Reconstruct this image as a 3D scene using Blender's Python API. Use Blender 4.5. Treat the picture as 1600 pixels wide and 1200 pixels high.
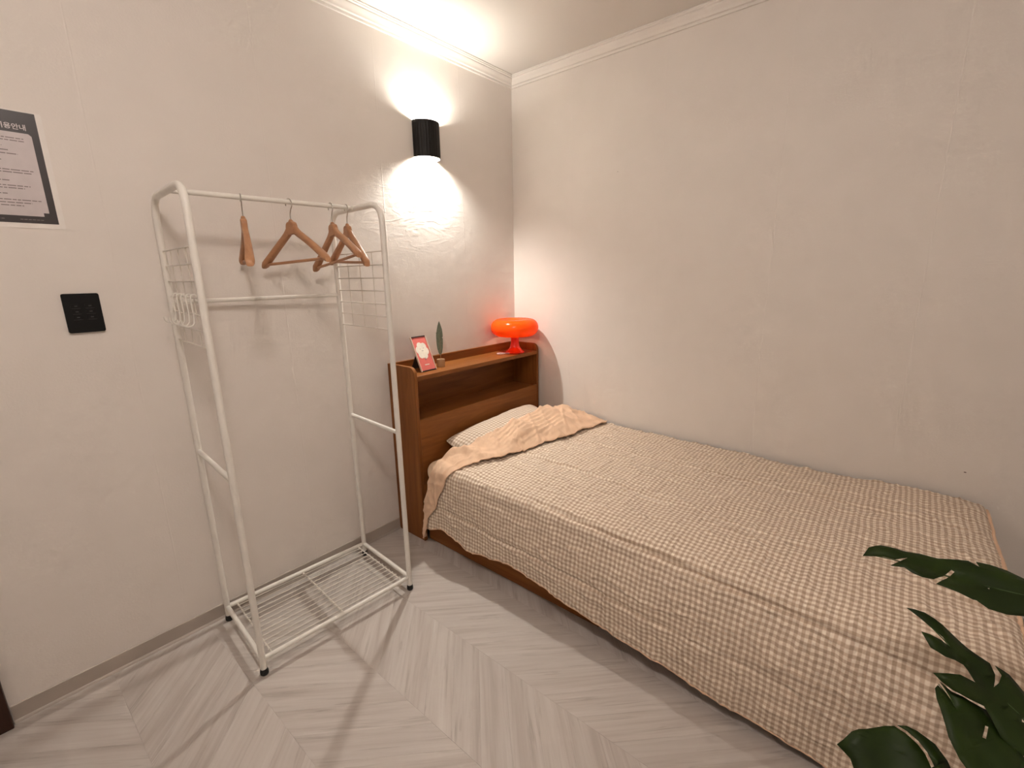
import bpy, bmesh, math, random
from math import sin, cos, pi, radians, sqrt, exp
from mathutils import Vector, Matrix, noise
from mathutils.geometry import tessellate_polygon

random.seed(7)
SC = bpy.context.scene
COL = SC.collection
for o in list(bpy.data.objects):
    bpy.data.objects.remove(o)

# ------------------------------------------------------------------ camera
CAM = Vector((-2.38625, -1.98942, 1.36260))
YAW, PITCH, ROLL, FPX = 0.8678, -0.2325, -0.0163, 721.55
_r = Vector((cos(YAW), -sin(YAW), 0)); _f = Vector((sin(YAW), cos(YAW), 0)); _u = Vector((0, 0, 1))
FW = _f * cos(PITCH) + _u * sin(PITCH); _u2 = _u * cos(PITCH) - _f * sin(PITCH)
RT = _r * cos(ROLL) + _u2 * sin(ROLL); UP = _u2 * cos(ROLL) - _r * sin(ROLL)
cam_data = bpy.data.cameras.new('camera')
cam_data.sensor_width = 36; cam_data.lens = FPX / 1600 * 36; cam_data.clip_start = 0.02
cam = bpy.data.objects.new('camera', cam_data); COL.objects.link(cam)
m3 = Matrix((RT, UP, -FW)).transposed()
cam.matrix_world = Matrix.Translation(CAM) @ m3.to_4x4()
SC.camera = cam

# ------------------------------------------------------------------ world, exposure
W = bpy.data.worlds.new('world'); SC.world = W; W.use_nodes = True
W.node_tree.nodes['Background'].inputs[0].default_value = (0, 0, 0, 1)
SC.view_settings.view_transform = 'Standard'; SC.view_settings.look = 'None'
SC.view_settings.gamma = 1; SC.view_settings.use_curve_mapping = False
SC.view_settings.exposure = 1.02
SC.cycles.use_denoising = True
SC.cycles.max_bounces = 6; SC.cycles.diffuse_bounces = 4; SC.cycles.glossy_bounces = 2; SC.cycles.caustics_reflective = False; SC.cycles.caustics_refractive = False
SC.cycles.use_adaptive_sampling = True; SC.cycles.adaptive_threshold = .08; SC.cycles.adaptive_min_samples = 20; SC.cycles.use_light_tree = False
SCONCE_W = (7.2, 28.0)   # watts of the upper and the lower bulb of the wall sconce
CEIL_W = 22.5        # watts of the unseen ceiling globe that stands in for the room's fill light
TABLE_W = 0.2        # watts of the bulb in the orange table lamp

# ------------------------------------------------------------------ helpers
def link(o, parent=None):
    COL.objects.link(o)
    if parent is not None: o.parent = parent
    return o

def empty(name, loc=(0, 0, 0), rz=0.0):
    o = bpy.data.objects.new(name, None); COL.objects.link(o)
    o.empty_display_size = .05
    o.location = loc; o.rotation_euler = (0, 0, rz)
    return o

def tag(o, label, cat, group=None):
    o['label'] = label; o['category'] = cat
    if group: o['group'] = group
    return o

def structure(o, label=None):
    o['kind'] = 'structure'
    if label: o['label'] = label
    return o

class MB:
    def __init__(s): s.v = []; s.f = []
    def add(s, vs, fs):
        b = len(s.v); s.v += [tuple(v) for v in vs]; s.f += [tuple(i + b for i in f) for f in fs]
        return s
    def box(s, a, b):
        x0, y0, z0 = a; x1, y1, z1 = b
        return s.add([(x0,y0,z0),(x1,y0,z0),(x1,y1,z0),(x0,y1,z0),(x0,y0,z1),(x1,y0,z1),(x1,y1,z1),(x0,y1,z1)],
                     [(0,3,2,1),(4,5,6,7),(0,1,5,4),(1,2,6,5),(2,3,7,6),(3,0,4,7)])
    def tube(s, pts, r, n=12, closed=False, cap=True):
        pts = [Vector(p) for p in pts]; m = len(pts)
        rr = r if isinstance(r, (list, tuple)) else [r] * m
        tang = []
        for i in range(m):
            if closed: t = pts[(i + 1) % m] - pts[i - 1]
            else: t = pts[min(i + 1, m - 1)] - pts[max(i - 1, 0)]
            tang.append(t.normalized())
        ref = Vector((0, 0, 1)) if abs(tang[0].z) < .9 else Vector((1, 0, 0))
        nrm = (ref - tang[0] * ref.dot(tang[0])).normalized()
        vs = []
        for i in range(m):
            nrm = (nrm - tang[i] * nrm.dot(tang[i]))
            nrm = nrm.normalized() if nrm.length > 1e-6 else tang[i].orthogonal().normalized()
            bi = tang[i].cross(nrm)
            for k in range(n):
                a = 2 * pi * k / n
                vs.append(pts[i] + (nrm * cos(a) + bi * sin(a)) * rr[i])
        fs = []
        for i in range(m if closed else m - 1):
            j = (i + 1) % m
            for k in range(n):
                k2 = (k + 1) % n
                fs.append((i*n+k, i*n+k2, j*n+k2, j*n+k))
        if not closed and cap:
            fs.append(tuple(range(n - 1, -1, -1))); fs.append(tuple((m-1)*n + k for k in range(n)))
        return s.add(vs, fs)
    def lathe(s, prof, n=40, c=(0, 0, 0)):
        vs = []; fs = []
        for r, z in prof:
            for k in range(n):
                a = 2 * pi * k / n
                vs.append((c[0] + r * cos(a), c[1] + r * sin(a), c[2] + z))
        for i in range(len(prof) - 1):
            for k in range(n):
                k2 = (k + 1) % n
                fs.append((i*n+k, i*n+k2, (i+1)*n+k2, (i+1)*n+k))
        if prof[0][0] > 1e-5: fs.append(tuple(range(n-1, -1, -1)))
        if prof[-1][0] > 1e-5: fs.append(tuple((len(prof)-1)*n + k for k in range(n)))
        return s.add(vs, fs)
    def prism(s, poly, axis, a, b):
        # poly in the two other axes (cyclic order), extruded along axis from a to b
        n = len(poly)
        def P(p, t):
            if axis == 0: return (t, p[0], p[1])
            if axis == 1: return (p[0], t, p[1])
            return (p[0], p[1], t)
        vs = [P(p, a) for p in poly] + [P(p, b) for p in poly]
        fs = [tuple(range(n)), tuple(range(2*n-1, n-1, -1))]
        for i in range(n):
            j = (i + 1) % n
            fs.append((j, i, n + i, n + j))
        return s.add(vs, fs)
    def mesh(s, name, smooth=None):
        me = bpy.data.meshes.new(name); me.from_pydata(s.v, [], s.f)
        bm = bmesh.new(); bm.from_mesh(me)
        bmesh.ops.remove_doubles(bm, verts=bm.verts, dist=1e-6)
        bmesh.ops.recalc_face_normals(bm, faces=bm.faces); bm.to_mesh(me); bm.free()
        if smooth is not None:
            me.shade_smooth(); me.set_sharp_from_angle(angle=radians(smooth))
        return me
    def obj(s, name, mat, parent=None, smooth=None, bevel=0.0, segs=2):
        me = s.mesh(name, smooth); me.materials.append(mat)
        o = link(bpy.data.objects.new(name, me), parent)
        if bevel:
            md = o.modifiers.new('bevel', 'BEVEL'); md.width = bevel; md.segments = segs
            md.limit_method = 'ANGLE'; md.angle_limit = radians(35)
            me.shade_smooth(); me.set_sharp_from_angle(angle=radians(50))
        return o

def fillet(pts, r, n=6):
    """polyline with rounded corners"""
    pts = [Vector(p) for p in pts]; out = [pts[0]]
    for i in range(1, len(pts) - 1):
        a = (pts[i-1] - pts[i]).normalized(); b = (pts[i+1] - pts[i]).normalized()
        p0 = pts[i] + a * r; p1 = pts[i] + b * r
        for k in range(n + 1):
            t = k / n
            out.append((1-t)**2 * p0 + 2*t*(1-t) * pts[i] + t*t * p1)
    out.append(pts[-1]); return out

def lamp_light(name, kind, power, color, size, parent, loc):
    d = bpy.data.lights.new(name, kind); d.energy = power; d.color = color
    if kind == 'AREA': d.shape = 'DISK'; d.size = size
    else: d.shadow_soft_size = size
    o = link(bpy.data.objects.new(name, d), parent); o.location = loc
    return o

def copy_tree(o, parent=None):
    c = o.copy(); COL.objects.link(c); c.parent = parent
    for ch in list(o.children): copy_tree(ch, c)
    return c

# ------------------------------------------------------------------ materials
class NT:
    def __init__(s, name):
        s.m = bpy.data.materials.new(name); s.m.use_nodes = True
        s.t = s.m.node_tree; s.b = s.t.nodes['Principled BSDF']; s.out = s.t.nodes['Material Output']
    def n(s, typ, **kw):
        nd = s.t.nodes.new(typ)
        for k, v in kw.items(): setattr(nd, k, v)
        return nd
    def l(s, a, b): s.t.links.new(a, b)
    def set(s, nd, key, v):
        if hasattr(v, 'is_linked') or isinstance(v, bpy.types.NodeSocket): s.l(v, nd.inputs[key])
        else: nd.inputs[key].default_value = v
    def math(s, op, a, b=0.0, c=None, clamp=False):
        nd = s.n('ShaderNodeMath', operation=op, use_clamp=clamp)
        s.set(nd, 0, a); s.set(nd, 1, b)
        if c is not None: s.set(nd, 2, c)
        return nd.outputs[0]
    def coord(s, which='Object', scale=(1, 1, 1), loc=(0, 0, 0), rot=(0, 0, 0)):
        tc = s.n('ShaderNodeTexCoord'); mp = s.n('ShaderNodeMapping')
        s.l(tc.outputs[which], mp.inputs[0]); mp.inputs['Scale'].default_value = scale
        mp.inputs['Location'].default_value = loc; mp.inputs['Rotation'].default_value = rot
        return mp.outputs[0]
    def noise(s, vec, scale, detail=3, rough=.5, dist=0.0):
        nd = s.n('ShaderNodeTexNoise'); s.l(vec, nd.inputs['Vector'])
        nd.inputs['Scale'].default_value = scale; nd.inputs['Detail'].default_value = detail
        nd.inputs['Roughness'].default_value = rough; nd.inputs['Distortion'].default_value = dist
        return nd.outputs['Fac']
    def ramp(s, fac, stops):
        nd = s.n('ShaderNodeValToRGB'); s.l(fac, nd.inputs[0])
        e = nd.color_ramp.elements
        while len(e) < len(stops): e.new(.5)
        for el, (p, c) in zip(e, stops): el.position = p; el.color = (*c, 1)
        return nd.outputs[0]
    def mix(s, fac, a, b, typ='MIX'):
        nd = s.n('ShaderNodeMix', data_type='RGBA', blend_type=typ)
        s.set(nd, 0, fac)
        for k, v in ((6, a), (7, b)):
            if isinstance(v, tuple): nd.inputs[k].default_value = (*v, 1)
            else: s.l(v, nd.inputs[k])
        return nd.outputs[2]
    def bump(s, h, strength=.3, dist=.01, prev=None):
        nd = s.n('ShaderNodeBump'); nd.inputs['Strength'].default_value = strength
        nd.inputs['Distance'].default_value = dist; s.l(h, nd.inputs['Height'])
        if prev is not None: s.l(prev, nd.inputs['Normal'])
        s.l(nd.outputs[0], s.b.inputs['Normal']); return nd.outputs[0]
    def relief(s, terms):
        """one bump node fed by a weighted sum of heights in metres"""
        h = None
        for sock, w in terms:
            h = s.math('MULTIPLY', sock, w) if h is None else s.math('MULTIPLY_ADD', sock, w, h)
        return s.bump(h, 1.0, 1.0)
    def base(s, c, rough=.5, metal=0.0, spec=.5):
        if isinstance(c, tuple): s.b.inputs['Base Color'].default_value = (*c, 1)
        else: s.l(c, s.b.inputs['Base Color'])
        s.b.inputs['Roughness'].default_value = rough; s.b.inputs['Metallic'].default_value = metal
        s.b.inputs['Specular IOR Level'].default_value = spec
        return s

def plain(name, c, rough=.5, metal=0.0, spec=.5, nscale=40, var=.06, bump=0.0, bscale=200):
    t = NT(name); v = t.coord()
    f = t.noise(v, nscale, 1)
    c2 = tuple(max(0, x * (1 - var)) for x in c); c3 = tuple(min(1, x * (1 + var)) for x in c)
    t.base(t.ramp(f, [(.3, c2), (.7, c3)]), rough, metal, spec)
    if bump: t.bump(t.noise(v, bscale, 2), bump, .002)
    return t.m

def wall_mat(name, horiz, wrinkles=None, spots=()):
    """painted wallpaper: faint stipple, seams every 0.53 m, creases around the places listed"""
    t = NT(name); v = t.coord()
    mid = t.noise(v, 7, 2)
    col = t.ramp(mid, [(.3, (.777, .727, .677)), (.7, (.798, .748, .698))])
    sep = t.n('ShaderNodeSeparateXYZ'); t.l(v, sep.inputs[0])
    hx = sep.outputs[horiz]; hz = sep.outputs[2]
    for (h0, z0, r) in spots:
        d = t.math('ADD', t.math('POWER', t.math('SUBTRACT', hx, h0), 2.0), t.math('POWER', t.math('MULTIPLY', t.math('SUBTRACT', hz, z0), 1.8), 2.0))
        col = t.mix(t.math('LESS_THAN', d, r * r), col, (.16, .12, .1))
    t.base(col, .62, 0, .35)
    seam = t.math('PINGPONG', t.math('ADD', hx, .97), .265)
    seam = t.math('SUBTRACT', 1.0, t.math('MULTIPLY', seam, 330.0), clamp=True)
    terms = [(t.noise(v, 150, 1), .00028), (mid, .0016), (seam, .0004)]
    if wrinkles:
        h0, z0, rx, rz = wrinkles
        sv = t.coord('Object', (4, 4, 11))
        wr = t.noise(sv, 1.2, 2, .5, .9)
        ridge = t.math('SUBTRACT', 1.0, t.math('MULTIPLY', t.math('ABSOLUTE', t.math('SUBTRACT', wr, .52)), 16.0), clamp=True)
        dx = t.math('DIVIDE', t.math('SUBTRACT', hx, h0), rx); dz = t.math('DIVIDE', t.math('SUBTRACT', hz, z0), rz)
        g = t.math('SUBTRACT', 1.0, t.math('ADD', t.math('MULTIPLY', dx, dx), t.math('MULTIPLY', dz, dz)), clamp=True)
        terms += [(t.math('MULTIPLY', ridge, g), .0005), (t.math('MULTIPLY', t.noise(v, 17, 2), g), .0016)]
    t.relief(terms)
    return t.m

def wood_mat(name, axis, dark, light, rough=.42):
    t = NT(name)
    sc = [9.0, 9.0, 9.0]; sc[axis] = .7
    v = t.coord('Object', tuple(sc))
    oi = t.n('ShaderNodeObjectInfo')
    va = t.n('ShaderNodeVectorMath', operation='ADD'); t.l(v, va.inputs[0])
    cmb = t.n('ShaderNodeCombineXYZ'); 
    for i in range(3): t.l(t.math('MULTIPLY', oi.outputs['Random'], 37.0), cmb.inputs[i])
    t.l(cmb.outputs[0], va.inputs[1])
    f1 = t.noise(va.outputs[0], 2.0, 5, .62, 1.2)
    f2 = t.noise(va.outputs[0], 14.0, 3, .6)
    mid = tuple((a + b) / 2 for a, b in zip(dark, light))
    c1 = t.ramp(f1, [(.28, dark), (.5, mid), (.72, light)])
    c2 = t.mix(t.math('MULTIPLY', f2, .35), c1, tuple(x * .6 for x in dark))
    t.base(c2, rough, 0, .25)
    t.bump(f2, .12, .002)
    return t.m

def floor_mat():
    """pale limed wood print; every plank takes its own offset and tone; grain along local x"""
    t = NT('limed_wood_vinyl')
    v = t.coord('Object', (1.6, 34, 20))
    oi = t.n('ShaderNodeObjectInfo')
    cmb = t.n('ShaderNodeCombineXYZ')
    for i, k in enumerate((91.0, 53.0, 17.0)): t.l(t.math('MULTIPLY', oi.outputs['Random'], k), cmb.inputs[i])
    va = t.n('ShaderNodeVectorMath', operation='ADD'); t.l(v, va.inputs[0]); t.l(cmb.outputs[0], va.inputs[1])
    f1 = t.noise(va.outputs[0], 1.1, 3, .62, .5)
    f2 = t.noise(va.outputs[0], 1.9, 3, .6, .5)
    f3 = t.noise(t.coord('Object', (3, 9, 1)), 2.0, 0)
    c = t.ramp(f1, [(.26, (.44, .385, .345)), (.47, (.525, .475, .435)), (.68, (.575, .53, .49))])
    streak = t.math('SUBTRACT', 1.0, t.math('MULTIPLY', t.math('ABSOLUTE', t.math('SUBTRACT', f2, .62)), 16.0), clamp=True)
    c = t.mix(t.math('MULTIPLY', t.math('MULTIPLY', streak, t.math('MULTIPLY_ADD', f3, 2.6, -1.0, clamp=True)), .55), c, (.30, .255, .22))
    tone = t.math('ADD', .95, t.math('MULTIPLY', oi.outputs['Random'], .06))
    cm = t.n('ShaderNodeCombineXYZ')
    for i in range(3): t.l(tone, cm.inputs[i])
    c = t.mix(1.0, c, cm.outputs[0], 'MULTIPLY')
    t.base(c, .52, 0, .4)
    t.bump(f2, .12, .002)
    return t.m

def gingham_mat(name, period, light, mid, dark, seer=.5):
    t = NT(name)
    tc = t.n('ShaderNodeTexCoord'); uv = tc.outputs['UV']
    wob = t.n('ShaderNodeTexNoise'); t.l(uv, wob.inputs['Vector']); wob.inputs['Scale'].default_value = 11
    wob.inputs['Detail'].default_value = 1
    ws = t.n('ShaderNodeVectorMath', operation='SUBTRACT'); t.l(wob.outputs['Color'], ws.inputs[0]); ws.inputs[1].default_value = (.5, .5, .5)
    wm = t.n('ShaderNodeVectorMath', operation='SCALE'); t.l(ws.outputs[0], wm.inputs[0]); wm.inputs['Scale'].default_value = .012
    wa = t.n('ShaderNodeVectorMath', operation='ADD'); t.l(uv, wa.inputs[0]); t.l(wm.outputs[0], wa.inputs[1])
    sep = t.n('ShaderNodeSeparateXYZ'); t.l(wa.outputs[0], sep.inputs[0])
    st = []
    for i in (0, 1):
        p = t.math('PINGPONG', sep.outputs[i], period / 2)
        st.append(t.math('MULTIPLY_ADD', t.math('SUBTRACT', p, period / 4), 8.0 / period, .5, clamp=True))
    s = t.math('MULTIPLY', t.math('ADD', st[0], st[1]), .5)
    c = t.ramp(s, [(0, light), (.5, mid), (1, dark)])
    fine = t.noise(wa.outputs[0], 420, 0)
    c = t.mix(t.math('MULTIPLY', fine, .18), c, dark)
    t.base(c, .9, 0, .1)
    t.b.inputs['Sheen Weight'].default_value = .15
    t.relief([(s, .0006 * seer), (fine, .0003 * seer), (t.noise(wa.outputs[0], 50, 2), .0030 * seer)])
    return t.m

def cloth_mat(name, c, bump=.25):
    t = NT(name); v = t.coord()
    f = t.noise(v, 18, 4, .6)
    t.base(t.ramp(f, [(.3, tuple(x * .93 for x in c)), (.7, tuple(min(1, x * 1.05) for x in c))]), .9, 0, .1)
    t.relief([(t.noise(v, 500, 0), .00015), (t.noise(v, 40, 2), .008 * bump)])
    t.b.inputs['Sheen Weight'].default_value = .1
    return t.m

def emit_mat(name, c, L):
    t = NT(name)
    t.base(c, .4)
    t.b.inputs['Emission Color'].default_value = (*c, 1); t.b.inputs['Emission Strength'].default_value = L
    t.m.cycles.emission_sampling = 'NONE'
    return t.m

M_WALL_L = wall_mat('painted_wallpaper_left', 0, (-.80, 1.72, .42, .26))
M_WALL_R = wall_mat('painted_wallpaper_right', 1, None, [(-2.253, .592, .004), (-.725, 1.885, .0025)])
M_WALL_X = plain('painted_wallpaper_plain', (.787, .737, .687), .62, nscale=6, var=.015)
M_CEIL = plain('ceiling_paint', (.77, .735, .69), .7, nscale=3, var=.02)
M_TRIM = plain('moulding_paint', (.80, .76, .71), .45, nscale=8, var=.02)
M_BASE = plain('grey_vinyl_skirting', (.44, .385, .335), .45, nscale=10, var=.06)
M_FLOOR = floor_mat()
M_SUB = plain('floor_underlay', (.40, .34, .30), .6)
M_DOOR = wood_mat('dark_brown_door_wood', 2, (.035, .014, .009), (.06, .026, .016))
WOOD_D, WOOD_L = (.185, .058, .0115), (.350, .130, .031)
M_WX = wood_mat('walnut_grain_x', 0, WOOD_D, WOOD_L)
M_WY = wood_mat('walnut_grain_y', 1, WOOD_D, WOOD_L)
M_WZ = wood_mat('walnut_grain_z', 2, WOOD_D, WOOD_L)
M_RACK = plain('white_powder_coat', (.80, .77, .71), .35, nscale=20, var=.03)
M_WIRE = plain('white_wire', (.72, .67, .60), .4, var=.02)
M_FOOT = plain('black_rubber', (.006, .006, .006), .5)
M_HANG = wood_mat('beech_wood', 0, (.41, .19, .092), (.58, .31, .165), .35)
M_CHROME = plain('chrome', (.55, .53, .5), .22, 1.0, var=.03)
M_GING = gingham_mat('gingham_cotton', .0178, (.96, .86, .735), (.69, .555, .43), (.49, .365, .265), .9)
M_GINGP = gingham_mat('gingham_cotton_pillow', .0178, (.90, .80, .69), (.66, .535, .42), (.47, .355, .26), .6)
M_BEIGE = cloth_mat('plain_beige_cotton', (.80, .555, .385))
M_SHEET = cloth_mat('beige_sheet_cotton', (.78, .585, .41), .15)
M_TICK = cloth_mat('mattress_ticking', (.45, .42, .38), .1)
M_BLACKMETAL = plain('black_metal', (.006, .005, .0035), .5, .0, .3)
M_WHITEIN = plain('white_enamel', (.85, .83, .70), .5, var=.01)
M_SWITCH = plain('black_glass', (.0035, .0035, .0035), .55, spec=.25)
M_KEY = plain('switch_key_print', (.035, .035, .035), .5)
M_PAPERB = plain('black_print', (.034, .026, .026), .4)
M_PAPERW = plain('white_print', (.60, .54, .54), .4, var=.03)
M_PRINT = plain('grey_print', (.20, .165, .16), .5)
M_LAMIN = plain('laminate_film', (.86, .82, .78), .15, var=.02)
M_FRAME = plain('gold_frame', (.72, .58, .48), .35, .3)
M_PINK = plain('coral_card', (.70, .16, .135), .45, var=.05)
M_FLOW = plain('cream_flower_print', (.80, .74, .64), .5, var=.05)
M_DARKST = plain('black_card_back', (.015, .012, .012), .6)
M_LEAFP = plain('sage_paper', (.16, .19, .135), .75, nscale=90, var=.2)
M_HOLD = wood_mat('pale_wood_block', 2, (.42, .24, .12), (.55, .35, .19))
M_CORD = plain('pale_cord', (.70, .55, .55), .5)

def leaf_mat():
    t = NT('dark_leaf'); v = t.coord()
    f = t.noise(v, 14, 3)
    t.base(t.ramp(f, [(.3, (.009, .019, .0015)), (.7, (.017, .034, .003))]), .5, 0, .22)
    t.bump(t.noise(v, 60, 2), .1, .003)
    return t.m
M_LEAF = leaf_mat()
M_RIB = plain('leaf_rib', (.035, .07, .015), .45)
M_STEM = plain('plant_stem', (.05, .09, .02), .5)
M_POT = plain('grey_pot', (.32, .30, .28), .7)
M_SOIL = plain('soil', (.03, .02, .013), .95, bump=.8, bscale=60)

# ------------------------------------------------------------------ room shell
X0, Y0, H = -3.25, -3.05, 2.50
def shell(name, a, b, mat, label=None):
    return structure(MB().box(a, b).obj(name, mat), label)
shell('wall_left', (X0 - .1, 0, -.1), (.1, .1, H + .1), M_WALL_L, 'white painted wall with the sconce and clothes rack')
shell('wall_right', (0, Y0 - .1, -.1), (.1, 0, H + .1), M_WALL_R, 'white painted wall along the bed')
shell('wall_rear', (X0 - .1, Y0 - .1, -.1), (0, Y0, H + .1), M_WALL_X, 'white painted wall behind the camera')
shell('wall_far', (X0 - .1, Y0, -.1), (X0, 0, H + .1), M_WALL_X, 'white painted wall opposite the bed')
shell('ceiling', (X0, Y0, H), (0, 0, H + .1), M_CEIL, 'white ceiling')
floor = shell('floor', (X0, Y0, -.1), (0, 0, -.003), M_SUB, 'pale wood herringbone floor')

# chevron planks: seams run along y every 0.30 m, grain at 45 degrees
def clip(poly, ax, lim, keep_less):
    out = []
    for i in range(len(poly)):
        p, q = poly[i], poly[(i + 1) % len(poly)]
        ip = (p[ax] <= lim) if keep_less else (p[ax] >= lim)
        iq = (q[ax] <= lim) if keep_less else (q[ax] >= lim)
        if ip: out.append(p)
        if ip != iq:
            t = (lim - p[ax]) / (q[ax] - p[ax])
            out.append((p[0] + t * (q[0] - p[0]), p[1] + t * (q[1] - p[1])))
    return out
BW, STEP, GAP = .30, .127, .0001
cache = {}
def plank(cx, cy, sgn, poly):
    """poly in world xy; the object frame is turned so that local x follows the grain"""
    ang = radians(45) * sgn
    key = (sgn, tuple((round(p[0] - cx, 4), round(p[1] - cy, 4)) for p in poly))
    me = cache.get(key)
    if me is None:
        ca, sa = cos(-ang), sin(-ang)
        loc = [((p[0]-cx) * ca - (p[1]-cy) * sa, (p[0]-cx) * sa + (p[1]-cy) * ca) for p in poly]
        n = len(loc); mx = sum(p[0] for p in loc) / n; my = sum(p[1] for p in loc) / n
        e = .0006
        top = []
        for p in loc:
            d = sqrt((p[0]-mx)**2 + (p[1]-my)**2); k = (d - e) / d
            top.append((mx + (p[0]-mx) * k, my + (p[1]-my) * k))
        mb = MB()
        vs = [(p[0], p[1], -.003) for p in loc] + [(p[0], p[1], -.0002) for p in loc] + [(p[0], p[1], 0) for p in top]
        fs = [tuple(range(2*n, 3*n))]
        for i in range(n):
            j = (i + 1) % n
            fs += [(i, j, n+j, n+i), (n+i, n+j, 2*n+j, 2*n+i)]
        me = mb.add(vs, fs).mesh('plank'); me.materials.append(M_FLOOR); cache[key] = me
    o = link(bpy.data.objects.new('plank', me), floor)
    o.location = (cx, cy, 0); o.rotation_euler = (0, 0, ang)
    return o
xs = -1.37 + BW      # first seam left of the bed's middle
for b in range(-4, 7):
    xr = -1.37 + BW - b * BW + BW * 0; xl = xr - BW
    if xr < X0: break
    sgn = -1 if b % 2 == 0 else 1          # direction alternates
    sgn = -1 if (round((xr + 1.07) / BW) % 2 == 0) else 1
    rise = BW * sgn
    j = -4
    while True:
        y_l = -(j * STEP) + (0.025)
        if y_l < Y0 - BW - STEP: break
        poly = [(xl + GAP, y_l - STEP + GAP), (xr - GAP, y_l - STEP + rise + GAP), (xr - GAP, y_l + rise - GAP), (xl + GAP, y_l - GAP)]
        j += 1
        # under the bed there is only the underlay
        lim_y = -.0005 if xr > -.95 and xl < -.95 else (-2.0 if xl >= -.95 else -.0005)
        if xr > -.95 and xl < -.95 and y_l + max(rise, 0) > -2.1: cut = (0, -.92, True)
        else: cut = (0, -.0005, True)
        for ax, lim, kl in ((1, lim_y, True), (1, Y0, False), (0, X0, False), cut):
            if poly: poly = clip(poly, ax, lim, kl)
        if len(poly) < 3: continue
        area = abs(sum(poly[i][0] * poly[(i+1) % len(poly)][1] - poly[(i+1) % len(poly)][0] * poly[i][1] for i in range(len(poly)))) / 2
        if area < 2e-4: continue
        cx = (xl + xr) / 2; cy = y_l - STEP / 2 + rise / 2
        plank(cx, cy, sgn, poly)

# crown mouldings, mitred in the corner
PROF = [(0, 2.444), (.009, 2.444), (.011, 2.450), (.011, 2.454), (.019, 2.457), (.021, 2.463), (.027, 2.470), (.035, 2.478), (.037, 2.482),
        (.037, 2.486), (.043, 2.489), (.044, 2.493), (.049, 2.495), (.049, H - .0005), (0, H - .0005)]
def crown(name, pa, pb, label):
    mb = MB(); n = len(PROF)
    vs = [pa(d, z) for d, z in PROF] + [pb(d, z) for d, z in PROF]
    fs = [tuple(range(n)), tuple(range(2*n-1, n-1, -1))] + [((i+1) % n, i, n+i, n+(i+1) % n) for i in range(n)]
    return structure(mb.add(vs, fs).obj(name, M_TRIM, None, 25), label)
crown('trim_1', lambda d, z: (X0 + d, -d, z), lambda d, z: (-d, -d, z), 'white stepped crown moulding above the sconce wall')
crown('trim_2', lambda d, z: (-d, Y0 + d, z), lambda d, z: (-d, -d, z), 'white stepped crown moulding above the bed wall')
mb = MB().prism([(0, 0), (-.010, 0), (-.0085, .006), (-.0045, .010), (-.004, .060), (-.0015, .0625), (0, .0625)], 0, -2.514, -.002)
structure(mb.obj('baseboard_left', M_BASE, None, 40), 'grey vinyl skirting strip')
mb = MB().prism([(0, 0), (-.010, 0), (-.0085, .006), (-.0045, .010), (-.004, .060), (-.0015, .0625), (0, .0625)], 1, Y0 + .002, -.012)
structure(mb.obj('baseboard_right', M_BASE, None, 40), 'grey vinyl skirting strip along the bed wall')

# door at the far left: casing with the door leaf
door = structure(MB().box((-2.585, -.028, 0), (-2.516, -.0003, 2.09)).box((-3.2, -.028, 2.03), (-2.585, -.0003, 2.09))
                 .obj('door_1', M_DOOR, None, bevel=.003), 'dark brown wooden door casing')
dl = MB().box((-3.2, -.012, .004), (-2.587, -.0003, 2.028)).obj('door_leaf', M_DOOR, door, bevel=.002)
MB().lathe([(.0, 0), (.024, .0), (.024, .008), (.012, .012), (.012, .035), (.026, .045), (.026, .06), (.0, .066)], 24).obj('door_knob', M_CHROME, dl, 40)
kn = dl.children[0]; kn.rotation_euler = (radians(90), 0, 0); kn.location = (-2.65, -.012, .95)

# ------------------------------------------------------------------ wall sconce
SX, SZ0, SZ1, SR, SB = -.697, 1.945, 2.113, .077, .040
sc = tag(empty('wall_sconce', (SX, 0, (SZ0 + SZ1) / 2)), 'black fluted half-round wall sconce shining up and down', 'wall lamp')
hz = (SZ1 - SZ0) / 2
def halfshell(rfun, ri, z0, z1, n=96):
    mb = MB(); vs = []; fs = []
    for i in range(n + 1):
        a = pi * i / n; ro = rfun(a)
        for r, z in ((ro, z0), (ro, z1), (ri, z1), (ri, z0)):
            vs.append((r * cos(a), -.001 - r * sin(a), z))
    for i in range(n):
        for k in range(4):
            fs.append((i*4+k, i*4+(k+1) % 4, (i+1)*4+(k+1) % 4, (i+1)*4+k))
    fs += [(0, 1, 2, 3), (n*4+3, n*4+2, n*4+1, n*4)]
    return mb.add(vs, fs)
halfshell(lambda a: SR - .0016 + .0016 * abs(sin(a * 15)), SR - .0045, -hz, hz, 120).obj('shade', M_BLACKMETAL, sc, 60)
halfshell(lambda a: SR - .0048, SR - .006, -hz + .0005, hz - .0005, 48).obj('shade_liner', M_WHITEIN, sc, 60)
MB().box((-.05, -.006, -hz + .03), (.05, -.0005, hz - .03)).obj('back_plate', M_WHITEIN, sc, bevel=.002)
MB().lathe([(.0, -.012), (.028, -.012), (.028, .012), (.0, .012)], 24, (0, -SB, 0)).box((-.01, -SB, -.008), (.01, -.004, .008)).obj('bulb_holder', M_WHITEIN, sc, 40)
M_BULB = emit_mat('sconce_bulb_glow', (1.0, .90, .62), 6.0)
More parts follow.
